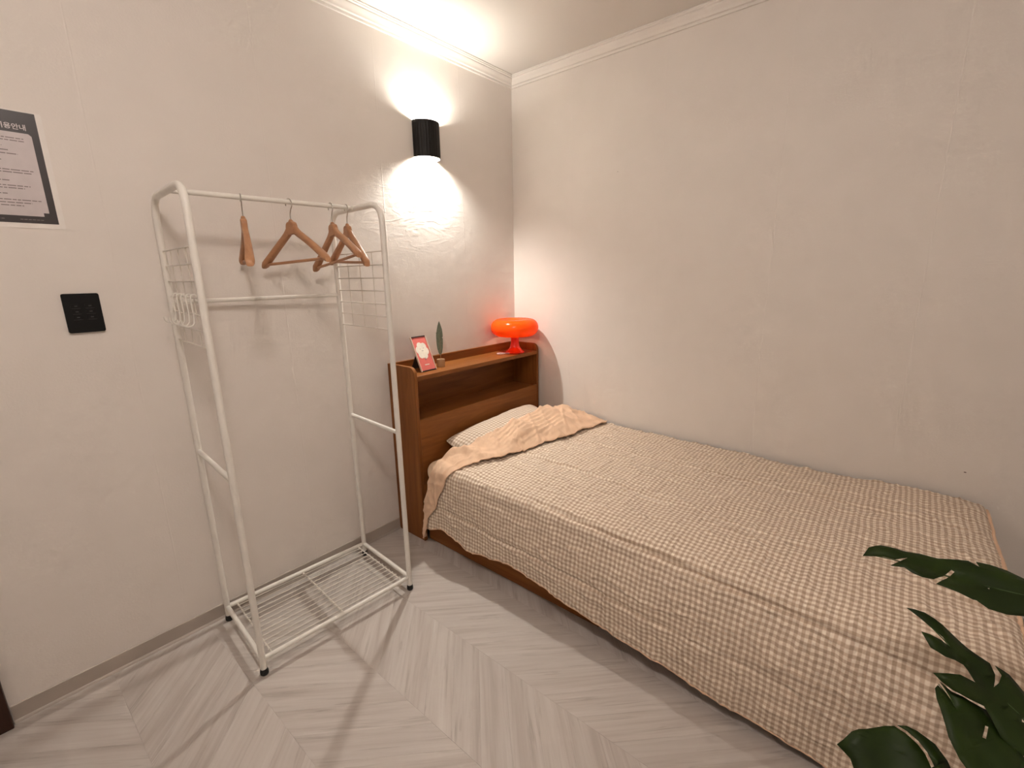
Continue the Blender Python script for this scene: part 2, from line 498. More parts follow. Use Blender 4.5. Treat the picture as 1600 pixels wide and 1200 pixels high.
for sg in (1, -1):
    prof = [(.0, -.012), (.009, -.010), (.013, -.004), (.013, .004), (.009, .010), (0, .012)]
    MB().lathe(prof, 16, (0, -SB, sg * .026)).obj('bulb', M_BULB, sc, 80)
    sl = lamp_light('sconce_light', 'POINT' if sg > 0 else 'SPOT', SCONCE_W[0 if sg > 0 else 1], (1.0, .955, .88), .020, sc, (0, -SB, sg * (hz - .032)))
    if sg < 0: sl.data.spot_size = radians(152); sl.data.spot_blend = .9

# ------------------------------------------------------------------ unseen ceiling globe added as room fill, placed by the rack's wall shadow
cl = tag(empty('ceiling_fill_lamp', (-2.28, -1.66, H)), 'small white globe bulb on the ceiling, unseen, added as room fill light', 'fill lamp')
MB().lathe([(0, -.001), (.09, -.001), (.09, -.02), (.07, -.035), (.022, -.038), (.020, -.06), (.0, -.06)], 40).obj('lamp_base', M_TRIM, cl, 40)
gp = [(.045 * sin(pi * k / 20), -.10 - .045 * cos(pi * k / 20)) for k in range(21)]
MB().lathe(gp, 32).obj('diffuser', emit_mat('diffuser_glow', (1.0, .89, .82), 8.0), cl, 60)
lamp_light('ceiling_fill_light', 'POINT', CEIL_W, (1.0, .895, .825), .11, cl, (0, 0, -.10))

# ------------------------------------------------------------------ bed frame with bookcase headboard
HX0, HX1, HD, SHZ = -1.024, -.024, .216, .885
bed = tag(empty('bed_frame', (-.52, -1.2, 0)), 'brown wooden single bed frame with open bookcase headboard', 'bed frame')
def bp(mb, name, mat, parent=bed, bevel=.0015):
    o = mb.obj(name, mat, None, bevel=bevel); o.parent = parent
    o.matrix_parent_inverse = Matrix.Translation(parent.location).inverted() if parent is bed else Matrix()
    return o
def side_poly():
    p = [(-.002, 0), (-HD, 0), (-HD, SHZ + .008)]
    R = .038
    for k in range(9):
        a = pi / 2 * k / 8
        p.append((-HD + R - R * cos(a), SHZ + .008 + R * sin(a)))
    p.append((-.002, SHZ + .046)); return p
T = .018
bp(MB().prism(side_poly(), 0, HX0, HX0 + T), 'side_panel', M_WZ)
bp(MB().prism(side_poly(), 0, HX1 - T, HX1), 'side_panel', M_WZ)
bp(MB().box((HX0 + T, -.016, .02), (HX1 - T, -.002, SHZ + .046)), 'back_panel', M_WX)
bp(MB().box((HX0 + T, -HD + .001, SHZ - .022), (HX1 - T, -.0165, SHZ)), 'top_shelf', M_WX)
bp(MB().box((HX0 + T, -HD + .020, .640), (HX1 - T, -.0165, .656)), 'niche_shelf', M_WX)
bp(MB().box((HX0 + T, -HD + .001, .195), (HX1 - T, -HD + .019, .664)), 'front_panel', M_WX)
bp(MB().box((HX0 + T, -HD + .001, .165), (HX1 - T, -HD + .15, .194)), 'lower_shelf', M_WX)
# base: side rails, foot board, slatted deck
BX0, BX1, BY1 = -.992, -.030, -2.215
bp(MB().box((BX0, -1.235, .002), (BX0 + .018, -HD - .001, .195)), 'drawer_front', M_WY, bevel=.002)
bp(MB().box((BX0, BY1, .022), (BX0 + .018, -1.238, .195)), 'drawer_front', M_WY, bevel=.002)
bp(MB().box((BX0 + .05, BY1 + .03, .002), (BX0 + .065, -1.238, .03)), 'plinth', M_WY)
bp(MB().box((BX1 - .018, BY1, .002), (BX1, -HD - .001, .195)), 'side_rail', M_WY)
bp(MB().box((BX0 + .0185, BY1, .022), (BX1 - .0185, BY1 + .018, .195)), 'foot_board', M_WX)
bp(MB().box((BX0 + .0185, BY1 + .0185, .177), (BX1 - .0185, -HD - .001, .193)), 'deck_board', M_WY)

# ------------------------------------------------------------------ mattress with a beige sheet
MX0, MX1, MY0, MY1, MZ0, MZ1 = -1.000, -.022, -2.20, -.222, .197, .445
mat_t = tag(empty('mattress', (-.51, -1.2, MZ0)), 'mattress in a plain beige fitted sheet on the bed frame', 'mattress')
def soft_box(a, b, r, sub=2):
    me = MB().box(a, b)
    return me
def rbox(name, a, b, r, mat, parent, segs=6):
    o = MB().box(a, b).obj(name, mat, parent, bevel=r, segs=segs)
    o.matrix_parent_inverse = Matrix.Translation(parent.location).inverted()
    return o
rbox('mattress_core', (MX0 + .008, MY0 + .008, MZ0), (MX1 - .004, MY1 - .004, .36), .02, M_TICK, mat_t)
rbox('fitted_sheet', (MX0 - .012, MY0, .335), (MX1, MY1 - .001, MZ1), .052, M_SHEET, mat_t, 8)

def grid_obj(name, fn, nu, nv, mat, parent, uvfn=None, thick=0.0):
    vs = []; uv = []
    for j in range(nv + 1):
        for i in range(nu + 1):
            a, b = fn(i / nu, j / nv); vs.append(a); uv.append(b)
    fs = [(j*(nu+1)+i, j*(nu+1)+i+1, (j+1)*(nu+1)+i+1, (j+1)*(nu+1)+i) for j in range(nv) for i in range(nu)]
    me = bpy.data.meshes.new(name); me.from_pydata([tuple(v) for v in vs], [], fs)
    ul = me.uv_layers.new(name='UVMap')
    for lp in me.loops: ul.data[lp.index].uv = uv[lp.vertex_index]
    me.materials.append(mat); me.shade_smooth()
    o = link(bpy.data.objects.new(name, me), parent)
    if parent is not None: o.matrix_parent_inverse = Matrix.Translation(parent.location).inverted()
    if thick:
        md = o.modifiers.new('thickness', 'SOLIDIFY'); md.thickness = thick; md.offset = -1
    return o
# ------------------------------------------------------------------ pillow
PW, PD, PT = .70, .40, .165
pil = tag(empty('pillow', (-.525, -.430, .490)), 'gingham pillow leaning on the headboard', 'pillow')
def pillow_side(sign):
    def fn(u, w):
        a, b = u * 2 - 1, w * 2 - 1
        k = max(0, (1 - abs(a) ** 2.6)) ** .55 * max(0, (1 - abs(b) ** 2.6)) ** .55
        pin = 1 - .05 * (1 - abs(b) ** 2) * abs(a) ** 3
        pin2 = 1 - .05 * (1 - abs(a) ** 2) * abs(b) ** 3
        rnd = 1 - .045 * (abs(a) ** 8) * (abs(b) ** 8)
        x = a * PW / 2 * pin * rnd; y = b * PD / 2 * pin2 * rnd
        z = sign * PT / 2 * k
        z += .006 * noise.noise(Vector((x * 9, y * 9, sign))) * (k ** .5) + .003 * noise.noise(Vector((x * 25, y * 25, sign))) * (k ** .5)
        return Vector((x, y, z)), (x + .5, y + .3)
    return fn
for sg, nm in ((1, 'pillow_front'), (-1, 'pillow_back')):
    o = grid_obj(nm, pillow_side(sg), 64, 44, M_GINGP, None); o.parent = pil
pil.rotation_euler = (radians(15), radians(-4), radians(-3))

bpy.context.view_layer.update()
PMAP = {}
_pm = pil.matrix_world
for _v in [c for c in pil.children if c.name.startswith('pillow_front')][0].data.vertices:
    _w = _pm @ _v.co; PMAP.setdefault((round(_w.x / .02), round(_w.y / .02)), []).append(_w.z)
def pillow_z(x, y):
    kx, ky = round(x / .02), round(y / .02); sw = sz = 0.0
    for a in range(-3, 4):
        for b in range(-3, 4):
            w = exp(-(a * a + b * b) / 3.5)
            c = PMAP.get((kx + a, ky + b))
            sw += w; sz += w * (max(c) if c else .40)
    return sz / sw

# ------------------------------------------------------------------ duvet
def g(x, m, s): return exp(-((x - m) / s) ** 2)
def lerp(a, b, t): return a + (b - a) * t
def interp(x, pts):
    if x <= pts[0][0]: return pts[0][1]
    for (a, b), (c, d) in zip(pts, pts[1:]):
        if x <= c:
            t = (x - a) / (c - a); t = t * t * (3 - 2 * t)
            return b + (d - b) * t
    return pts[-1][1]
TOPW, RC = .965, .062               # flat width, edge radius
ARC = RC * pi / 2
FOOT = -2.283
def hem_z(y):
    return interp(-y, [(.24, .082), (.30, .12), (.40, .146), (.50, .128), (.60, .112), (.70, .132), (.82, .152), (1.0, .128), (1.15, .112), (1.42, .090), (1.8, .055), (2.1, .03), (2.5, .03)])
def drape(s, v, lift=0.0):
    """s: arc length from the bed wall across the bed, v: arc length towards the foot (v = -y on top)"""
    y = -v; fdrop = 0.0
    fr = .06
    if v > -FOOT:
        w = v + FOOT
        if w < fr * pi / 2: y = FOOT - fr * sin(w / fr); fdrop = fr * (1 - cos(w / fr))
        else: y = FOOT - fr - .03 * (w - fr * pi / 2); fdrop = fr + (w - fr * pi / 2)
    bulge = .02 + .045 * min(1, max(0, (v - .5) / 1.7))          # the side hangs further out towards the foot
    ztop = .487 + .006 * sin(v * 2.1 + 1) 
    sdrop = 0.0
    if s < TOPW: x = -.022 - s; nx, nz = 0, 1
    elif s < TOPW + ARC:
        a = (s - TOPW) / RC; x = -.022 - TOPW - RC * sin(a); sdrop = RC * (1 - cos(a)); nx, nz = -sin(a), cos(a)
    else:
        w = s - TOPW - ARC; x = -.022 - TOPW - RC - bulge * (1 - exp(-w / .12)) * (1 - .35 * w / .4); sdrop = RC + w; nx, nz = -1, 0.1
    # soft slump of the top towards the side
    z = ztop - sdrop - fdrop
    if s < TOPW: z -= .020 * max(0, (s - .62) / .343) ** 2
    else: z -= .020
    # quilting: puffs between stitched lines
    l3 = .33 - .05 * (v - 1.3); l2 = .70 + .05 * (v - 1.35); l1 = .985 + .045 * (v - .7); l0 = 1.205 + .02 * v
    dq = 0.0
    for L, dep, wd in ((l3, .0075, .0085), (l2, .013, .009), (l1, .019, .009), (l0, .010, .008)):
        fade = .65 + .35 * sin(v * 3.1 + L * 9)
        dq -= dep * fade * g(s, L, wd)
    p = Vector((s, v, 0))
    dq += .003 * abs(sin(pi * (s - l3) / .36)) + .0105 * noise.noise(p * 2.6) + .006 * noise.noise(Vector((s * 7, v * 5, 3)))
    dq += .0026 * noise.noise(Vector((s * 26, v * 17, 8))) + .0016 * noise.noise(Vector((s * 50, v * 60, 5)))
    ridge = noise.noise(Vector((s * 6.0, v * 16, 11)))
    dq += .0055 * max(0, 1 - abs(ridge) * 7) + .004 * max(0, 1 - abs(noise.noise(Vector((s * 11, v * 4, 21)))) * 8)
    edge = noise.noise(Vector((v * 5.5, 1.7, 0)))
    if s > TOPW + ARC * .4: dq += .014 * edge * min(1, (s - TOPW - ARC * .4) / .25)
    dq = max(dq, -.020) + lift
    return Vector((x + nx * dq, y, max(z + nz * dq, .016)))
def s_hem(v):
    return TOPW + ARC + max(.05, (.487 - .020 - RC) - hem_z(-min(v, 2.3)))
def crease_v(s):                     # head edge of the duvet
    return interp(s, [(0, .46), (.10, .445), (.35, .475), (.62, .475), (.85, .41), (1.0, .352), (1.10, .318), (1.25, .285), (1.40, .268), (1.5, .262)])
def flap_v(s):                       # hem of the turned-down part
    return interp(s, [(0, .722), (.10, .712), (.28, .690), (.54, .640), (.78, .600), (.90, .530), (.985, .480), (1.06, .440), (1.18, .385), (1.30, .312), (1.42, .272), (1.5, .263)])
duv = tag(empty('duvet', (-.53, -1.4, .46)), 'beige and white gingham duvet with its plain beige top turned down', 'duvet')
V1 = 2.283 + .094 + .28
def body(u, w):
    v0 = .30; v = lerp(v0, V1, w ** .92)
    s = u * s_hem(v)
    # pull the head edge to the crease line
    c = crease_v(s) + .012
    v = lerp(c, V1, w ** .92)
    s = u * s_hem(v)
    p = drape(s, v)
    if v < .85 and s < 1.0:
        pz = pillow_z(p.x, p.y) + .002
        p.z = (p.z + pz + sqrt((p.z - pz) ** 2 + .0001)) / 2
    return p, (s, v)
ob = grid_obj('duvet_face', body, 290, 260, M_GING, duv, thick=0.0)
md = ob.modifiers.new('thickness', 'SOLIDIFY'); md.thickness = .006; md.offset = -1
# sewn edge along the hanging hem
pts = []
for k in range(150):
    v = lerp(.285, 2.30, k / 149); sh = s_hem(v); pts.append(drape(sh, v) + Vector((.003, 0, -.001)))
o = MB().tube(pts, .0042, 8).obj('hem_binding', M_BEIGE, duv, 80); o.matrix_parent_inverse = Matrix.Translation(duv.location).inverted()

pts = [drape(.004 + 1.0 * k / 80, 2.283 + .052) + Vector((0, -.001, .001)) for k in range(81)]
o = MB().tube(pts, .0055, 8).obj('foot_piping', M_BEIGE, duv, 80); o.matrix_parent_inverse = Matrix.Translation(duv.location).inverted()

def pil_bump(x, y):
    return max(0, 1 - ((x + .50) / .40) ** 2) ** .7
def flap(u, w):
    smax = TOPW + ARC + .345
    s = u * smax
    c, h = crease_v(s), flap_v(s)
    # w 0..: tucked under roll at the crease, then on to the hem
    v = lerp(c, h, max(0, (w - .12) / .88) ** 1.1)
    span = max(.02, h - c); q = (v - c) / span
    roll = min(1, w / .12)
    p = drape(s, v)
    on_top = 1 - min(1, max(0, (s - .93) / .10))
    # stands up over the pillow and the rumpled head end, thins out to the hem
    lift = .012 + on_top * (.060 * pil_bump(-.022 - s, 0) * (1 - q) ** .8 + .010 * (1 - q))
    lift += on_top * (.016 * g(s, .10, .11) * g(q, .30, .35) + .012 * g(s, .30, .06) * g(q, .25, .3) - .018 * g(s, .205, .03) * g(q, .4, .3)
                      + .012 * g(s, .55, .07) * g(q, .5, .3))
    nz_ = noise.noise(Vector((s * 9 + v * 6, v * 14, 2.0)))
    nn = noise.noise(Vector((s * 15 - v * 10, v * 8 + s * 4, 7.0)))
    f1 = noise.noise(Vector((s * 4.4 + v * 5, v * 4.2 - s * 2.0, 4.0))); f2 = noise.noise(Vector((s * 8 - v * 7, v * 5, 9.0)))
    lift += on_top * (.030 * max(0, 1 - abs(f1) * 3.6) + .012 * max(0, 1 - abs(f2) * 5) + .004 * nn) * (1 - .75 * q ** 2) * min(1, s / .05 + .3)
    if s > .93: lift += .004 * nz_
    lift -= (1 - roll) * (.020 + .035 * on_top)
    if on_top > .01:
        p = p + Vector((0, (1 - roll) * -.006 * on_top, lift * on_top)) + Vector((-(1 - on_top) * lift, 0, 0))
        pz = pillow_z(p.x, p.y) + .014 + .5 * max(0, lift - .02) - .010 * (1 - roll)
        p.z = lerp(p.z, (p.z + pz + sqrt((p.z - pz) ** 2 + .0004)) / 2, on_top)
    else:
        p = p + Vector((-lift, 0, 0))
    return p, (s, v)
fo = grid_obj('turned_down_top', flap, 170, 44, M_BEIGE, duv)
md = fo.modifiers.new('thickness', 'SOLIDIFY'); md.thickness = .005; md.offset = -1
fo['label'] = 'plain beige underside of the duvet turned down at the head'
pts = []
for k in range(120):
    p, _ = flap(k / 119, 1.0); pts.append(p)
o = MB().tube(pts, .0032, 8).obj('flap_hem', M_BEIGE, duv, 80); o.matrix_parent_inverse = Matrix.Translation(duv.location).inverted()

# ------------------------------------------------------------------ clothes rack
RKX, RKY, RKW, RKD, RKYAW = -1.9033, -.0363, .6119, .3934, -.0583
rack = tag(empty('clothes_rack', (RKX, RKY, 0), RKYAW), 'white metal clothes rack with wire shelf and side grids', 'clothes rack')
RT_, TOPZ = .0108, 1.626          # tube radius, height of the tops
def rp(mb, name, mat=M_RACK, parent=rack, smooth=60): return mb.obj(name, mat, parent, smooth)
for x in (0, RKW):
    path = fillet([(x, 0, .022), (x, 0, TOPZ), (x, -RKD, TOPZ), (x, -RKD, .022)], .075, 8)
    fr = rp(MB().tube(path, RT_, 14), 'side_frame')
    for y in (0, -RKD):
        foot = MB().lathe([(.0, 0), (.0115, 0), (.0140, .004), (.0140, .013), (.0112, .024), (0, .024)], 16, (x, y, 0)).obj('foot_cap', M_FOOT, fr, 50)
    rp(MB().tube([(x, -.01, .738), (x, -RKD + .01, .738)], .0085, 12), 'side_rail')
    rp(MB().tube([(x, -.008, .062), (x, -RKD + .008, .062)], .009, 12), 'base_rail')
    # wire grid on each end
    gr_ = rp(MB().tube([(x, -.008, 1.457), (x, -RKD + .008, 1.457)], .0021, 6), 'side_grid', M_WIRE)
    for i in range(1, 7):
        z = 1.457 - i * .0495
        rp(MB().tube([(x, -.008, z), (x, -RKD + .008, z)], .0021, 6), 'grid_wire', M_WIRE, gr_)
    for i in range(3):
        y = -RKD * (i + 1) / 4
        rp(MB().tube([(x + .003, y, 1.457), (x + .003, y, 1.457 - 6 * .0495)], .0019, 6), 'grid_wire', M_WIRE, gr_)
rp(MB().tube([(.004, -RKD / 2, TOPZ + .002), (RKW - .004, -RKD / 2, TOPZ + .002)], .0085, 14), 'hanging_rail')
rp(MB().tube([(.008, 0, 1.288), (RKW - .008, 0, 1.288)], .0078, 14), 'back_rail')
for y in (0, -RKD):
    rp(MB().tube([(.008, y, .062), (RKW - .008, y, .062)], .009, 14), 'base_rail')
ws = rp(MB().tube([(RKW / 2, -.004, .058), (RKW / 2, -RKD + .004, .058)], .0045, 8), 'wire_shelf', M_WIRE)
for x in (.035, RKW - .035):
    MB().tube([(x, -.004, .060), (x, -RKD + .004, .060)], .0028, 8).obj('end_wire', M_WIRE, ws, 60)
wm = MB().tube([(.030, 0, 0), (RKW - .030, 0, 0)], .0019, 6).mesh('shelf_wire', 60); wm.materials.append(M_WIRE)
for i in range(13):
    o = link(bpy.data.objects.new('shelf_wire', wm), ws)
    o.location = (0, -RKD * (i + 1) / 14, .064)
def rk(a, b, z):
    return Vector((RKX + cos(RKYAW) * a + sin(RKYAW) * b, RKY + sin(RKYAW) * a - cos(RKYAW) * b, z))

# white S hooks on the left grid
hb = MB()
hp = []
for k in range(13):                                   # small upper loop over the wire
    a = pi * 1.05 - k / 12 * pi * 1.05
    hp.append((-.009 * cos(a) * 1.0 - .0, 0, .009 * sin(a) - .0018))
hp = [(p[0] + .0, p[1], p[2]) for p in hp]
x1 = hp[-1][0]
hp += [(x1, 0, -.02), (x1 + .001, 0, -.05), (x1, 0, -.072)]
for k in range(1, 13):
    a = k / 12 * pi * 1.1
    hp.append((x1 - .016 + .016 * cos(a), 0, -.072 - .016 * sin(a)))
hookmesh = MB().tube(hp, .0024, 8).mesh('s_hook', 80); hookmesh.materials.append(M_RACK)
order = ['rearmost', 'second', 'middle', 'fourth', 'frontmost']
for i in range(5):
    o = link(bpy.data.objects.new('s_hook', hookmesh))
    o.location = rk(.0, .075 + .058 * i, 1.457 - 3 * .0495 + .003)
    o.rotation_euler = (0, 0, RKYAW + radians((-8, 5, -3, 9, -6)[i]))
    tag(o, ('white S hook on the left grid, nearest the wall', 'white S hook on the left grid, second from the wall',
            'white S hook on the left grid, middle of the five', 'white S hook on the left grid, fourth from the wall',
            'white S hook on the left grid, farthest from the wall')[i], 'hook', 'S hooks on the rack grid')

# ------------------------------------------------------------------ wooden hangers
def make_hanger():
    root = empty('clothes_hanger')
    # origin at the point where the hook rests on the rail; x along the arms
    mb = MB(); n = 34; ring = 14
    vs = []; fs = []
    for i in range(n + 1):
        t = -1 + 2 * i / n; at = abs(t)
        x = t * .205
        zc = -.095 - .118 * at ** 1.12 - .012 * (1 - exp(-(at / .12) ** 2)) + .004
        hh = .0140 + .0100 * exp(-(at / .13) ** 2) - .002 * at
        hw = .0085 + .0065 * at ** 1.5
        yb = -.010 * at ** 2
        if i in (0, n): hh *= .72; hw *= .7
        sl = -.118 * 1.12 * at ** .12 / .205 * (1 if t > 0 else -1) if at > .05 else 0
        for k in range(ring):
            a = 2 * pi * k / ring
            ca, sa = cos(a), sin(a)
            ex = (abs(ca) ** .6) * (1 if ca > 0 else -1); ez = (abs(sa) ** .6) * (1 if sa > 0 else -1)
            vs.append((x, yb + ex * hw, zc + ez * hh))
    for i in range(n):
        for k in range(ring):
            k2 = (k + 1) % ring
            fs.append((i*ring+k, i*ring+k2, (i+1)*ring+k2, (i+1)*ring+k))
    fs += [tuple(range(ring-1, -1, -1)), tuple(n*ring + k for k in range(ring))]
    mb.add(vs, fs).obj('shoulder', M_HANG, root, 50)
    # round neck block
    MB().prism([(-.027, -.120), (.027, -.120), (.0245, -.092), (.020, -.081), (.011, -.0765), (-.011, -.0765), (-.020, -.081), (-.0245, -.092)], 1, -.0098, .0092).obj('neck', M_HANG, root, bevel=.003)
    pts = [(-.192, -.008, -.2155), (-.1, -.006, -.2155), (0, -.005, -.2155), (.1, -.006, -.2155), (.192, -.008, -.2155)]
    MB().tube(pts, .0052, 10).obj('trouser_bar', M_HANG, root, 60)
    hk = [(0, 0, -.082), (0, 0, -.055), (.003, 0, -.045)]
    R = .019
    for k in range(17):
        a = radians(-58) + k / 16 * radians(248)
        hk.append((R * cos(a), 0, R * sin(a) - .0171))
    MB().tube(fillet(hk[:3], .004, 3) + hk[3:], .0019, 8).obj('hook', M_CHROME, root, 80)
    return root
H0 = make_hanger()
HL = ['wooden hanger nearest the left end of the rail, seen edge-on', 'wooden hanger alone at the middle of the rail, facing the room',
      'wooden hanger tilted in front of the right-hand one', 'wooden hanger nearest the right end of the rail']
for i, (a, phi, roll) in enumerate(((.204, 252, -2), (.359, -84, 2), (.513, 264, 6), (.578, 258, -2))):
    o = H0 if i == 0 else copy_tree(H0)
    top = rk(a, RKD / 2, TOPZ + .002 + .0085 + .0001)
    o.location = top
    p, q = radians(phi), radians(roll)
    X = Vector((cos(p) * cos(q), sin(p) * cos(q), sin(q))); Z = Vector((-cos(p) * sin(q), -sin(p) * sin(q), cos(q)))
    Y = Z.cross(X)
    o.rotation_euler = Matrix((X, Y, Z)).transposed().to_euler()
    tag(o, HL[i], 'hanger', 'wooden hangers on the rack')

# ------------------------------------------------------------------ light switch
sw = tag(empty('light_switch', (-2.132, 0, 1.266)), 'black square wall switch plate with six small keys', 'switch')
def rrect(w, h, r, n=5):
    p = []
    for cx, cz, a0 in ((w-r, h-r, 0), (-w+r, h-r, 90), (-w+r, -h+r, 180), (w-r, -h+r, 270)):
        for k in range(n + 1):
            a = radians(a0 + 90 * k / n); p.append((cx + r * cos(a), cz + r * sin(a)))
    return p
MB().prism(rrect(.0445, .0605, .006), 1, -.010, -.0005).obj('plate', M_SWITCH, sw, bevel=.0015)
for cx in (-.016, .017):
    for r in range(3):
        z = .017 - r * .0175 + .004
        ky = MB().prism(rrect(.0115, .0072, .0015, 3), 1, -.0118, -.0095).obj('key', M_SWITCH, sw, bevel=.0006); ky.location = (cx, 0, z)
        MB().box((-.0105, -.0121, -.0064), (.0105, -.0117, -.0054)).obj('key_line', M_KEY, ky)
        MB().box((-.003, -.0121, .000), (.004, -.0117, .0028)).obj('key_mark', M_KEY, ky)

# ------------------------------------------------------------------ laminated notice
NX0, NX1, NZ0, NZ1 = -2.345, -2.128, 1.517, 1.834
nt = tag(empty('notice_sheet', ((NX0 + NX1) / 2, 0, NZ0)), 'laminated black and white notice sheet on the wall', 'notice')
def npart(mb, name, mat, par=nt, bevel=0.0):
    o = mb.obj(name, mat, par, bevel=bevel)
    if par is nt: o.matrix_parent_inverse = Matrix.Translation(nt.location).inverted()
    return o
def rr(cx, cz, w, h, r): return [(cx + a, cz + b) for a, b in rrect(w, h, r)]
npart(MB().prism(rr((NX0+NX1)/2, (NZ0+NZ1)/2, (NX1-NX0)/2, (NZ1-NZ0)/2, .006), 1, -.0016, -.0003), 'laminate', M_LAMIN)
px0, px1, pz0, pz1 = NX0 + .0135, NX1 - .0135, NZ0 + .014, NZ1 - .003
npart(MB().box((px0, -.0022, pz0), (px1, -.00155, pz1)), 'black_paper', M_PAPERB)
ix0, ix1, iz0, iz1 = px0 + .016, px1 - .016, pz0 + .020, pz1 - .056
poly = [(ix0, iz0), (ix1 - .012, iz0), (ix1 - .012, iz0 + .010), (ix1, iz0 + .010), (ix1, iz1 - .006), (ix1 - .006, iz1), (ix0 + .006, iz1), (ix0, iz1 - .006)]
npart(MB().prism(poly, 1, -.0027, -.0021), 'white_panel', M_PAPERW)
tx = MB(); random.seed(3)
rows = [(.93, .10), (.90, .10), (.83, .55), (.78, .45), (.74, .28), (.66, .62), (.55, .05), (.52, .10), (.42, .55), (.36, .18), (.33, .30), (.26, .66), (.19, .03), (.155, .22), (.12, .40)]
for fz, cut in rows:
    z = lerp(iz0, iz1, fz); x = ix0 + .012; xe = lerp(ix1 - .008, ix0 + .02, cut * .8)
    while x < xe:
        w = random.uniform(.006, .020); tx.box((x, -.00295, z - .0012), (min(x + w, xe), -.00265, z + .0012)); x += w + .0022
for k in range(2):
    x = (px0 + .03, px0 + .11)[k]
    for j in range(6): tx.box((x + j * .0085, -.00255, pz0 + .009), (x + j * .0085 + .0065, -.0021, pz0 + .0108))
npart(tx, 'small_print', M_PRINT)['kind'] = 'stuff'
fc = bpy.data.curves.new('heading', 'FONT'); fc.body = '이용안내'; fc.size = .0165; fc.align_x = 'RIGHT'; fc.extrude = .0002; fc.offset = .0003
fc.materials.append(M_PAPERW)
ft = bpy.data.objects.new('heading', fc); link(ft)
bpy.context.view_layer.update()
me = bpy.data.meshes.new_from_object(ft.evaluated_get(bpy.context.evaluated_depsgraph_get()))
bpy.data.objects.remove(ft)
ft = link(bpy.data.objects.new('heading', me), nt)
if not me.materials: me.materials.append(M_PAPERW)
ft.rotation_euler = (radians(90), 0, 0)
ft.location = (-2.1645 - nt.location.x, -.0025, 1.7845 - NZ0)

# ------------------------------------------------------------------ things on the headboard shelf
# orange mushroom lamp
LX, LY = -.172, -.142
lamp = tag(empty('table_lamp', (LX, LY, SHZ)), 'glossy orange mushroom table lamp on the headboard', 'table lamp')
t = NT('orange_translucent_plastic')
t.base((.95, .235, .015), .16, 0, .5)
tr = t.n('ShaderNodeBsdfTranslucent'); tr.inputs[0].default_value = (1.0, .25, .02, 1)
mx = t.n('ShaderNodeMixShader'); mx.inputs[0].default_value = .5
t.l(t.b.outputs[0], mx.inputs[1]); t.l(tr.outputs[0], mx.inputs[2])
tp = t.n('ShaderNodeBsdfTransparent'); tp.inputs[0].default_value = (1, .16, .01, 1)
mx2 = t.n('ShaderNodeMixShader'); mx2.inputs[0].default_value = .14
t.l(mx.outputs[0], mx2.inputs[1]); t.l(tp.outputs[0], mx2.inputs[2]); t.l(mx2.outputs[0], t.out.inputs[0])
cn = t.coord(); t.bump(t.noise(cn, 30, 2), .02, .001)
M_SHADE = t.m
t = NT('red_orange_plastic'); t.base((.78, .028, .006), .15, 0, .55); cn = t.coord(); t.bump(t.noise(cn, 30, 2), .02, .001)
M_LBASE = t.m
prof = []
SRd = .148
for k in range(25):                                  # rim below, out and over to the dished crown
    a = radians(-78 + k / 24 * 168)
    prof.append((SRd - .050 + .050 * cos(a), .158 + .052 * sin(a)))
prof += [(.075, .2105), (.050, .2085), (.030, .2025), (.016, .196), (0, .194)]
th = MB().lathe(prof, 64).obj('shade', M_SHADE, lamp, 80)
th.data.flip_normals() if False else None
# open bottom: drop the end cap
bm = bmesh.new(); bm.from_mesh(th.data)
for f in [f for f in bm.faces if len(f.verts) > 10 and f.calc_center_median().z < .13]: bm.faces.remove(f)
bm.to_mesh(th.data); bm.free()
md = th.modifiers.new('thickness', 'SOLIDIFY'); md.thickness = .003; md.offset = -1
MB().lathe([(0, 0), (.058, 0), (.060, .004), (.055, .011), (.041, .022), (.031, .038), (.026, .060), (.025, .085), (.026, .108), (.030, .124), (.032, .134), (.026, .144), (.012, .150), (0, .151)], 44).obj('stem_base', M_LBASE, lamp, 60)
MB().lathe([(0, .150), (.009, .151), (.013, .156), (.011, .163), (0, .166)], 16).obj('bulb', emit_mat('lamp_bulb_glow', (1.0, .62, .34), 3.0), lamp, 80)
lamp_light('table_lamp_light', 'POINT', TABLE_W, (1.0, .72, .48), .008, lamp, (0, 0, .177))
# cord coil lying beside it
cp = [(-.060, .030, .0035)]
for k in range(28):
    a = radians(-40 + k / 27 * 330)
    cp.append((-.105 + .030 * cos(a), .022 + .024 * sin(a), .0035 + .0015 * sin(k * .9) ** 2 + k * .00012))
cp = [(-.040, -.010, .0035)] + cp[1:]
MB().tube(cp, .0026, 8).obj('cord', M_CORD, lamp, 80)

# framed card leaning back on its easel
fr = tag(empty('photo_frame', (-.8755, -.151, SHZ)), 'slim frame with a coral card and white flower', 'photo frame')
FWd, FHt, LEAN = .101, .190, radians(24)
fr.rotation_euler = (0, 0, radians(2))
tilt = Matrix.Rotation(-LEAN, 4, 'X')
def fpart(mb, name, mat, bevel=0.0, par=fr):
    mb.v = [tuple(tilt @ Vector(v)) for v in mb.v]
    return mb.obj(name, mat, par, bevel=bevel)
w2 = FWd / 2; bt = .0045
fpart(MB().box((-w2, -.004, .002), (-w2 + bt, .006, FHt)), 'frame_bar', M_FRAME, .0006)
fpart(MB().box((w2 - bt, -.004, .002), (w2, .006, FHt)), 'frame_bar', M_FRAME, .0006)
fpart(MB().box((-w2 + bt, -.004, .002), (w2 - bt, .006, .002 + bt)), 'frame_bar', M_DARKST, .0006)
fpart(MB().box((-w2 + bt, -.004, FHt - bt), (w2 - bt, .006, FHt)), 'frame_bar', M_DARKST, .0006)
fpart(MB().box((-w2 + bt * .6, 0, .004), (w2 - bt * .6, .004, FHt - .003)), 'card', M_PINK)
fl = []
cz = .112
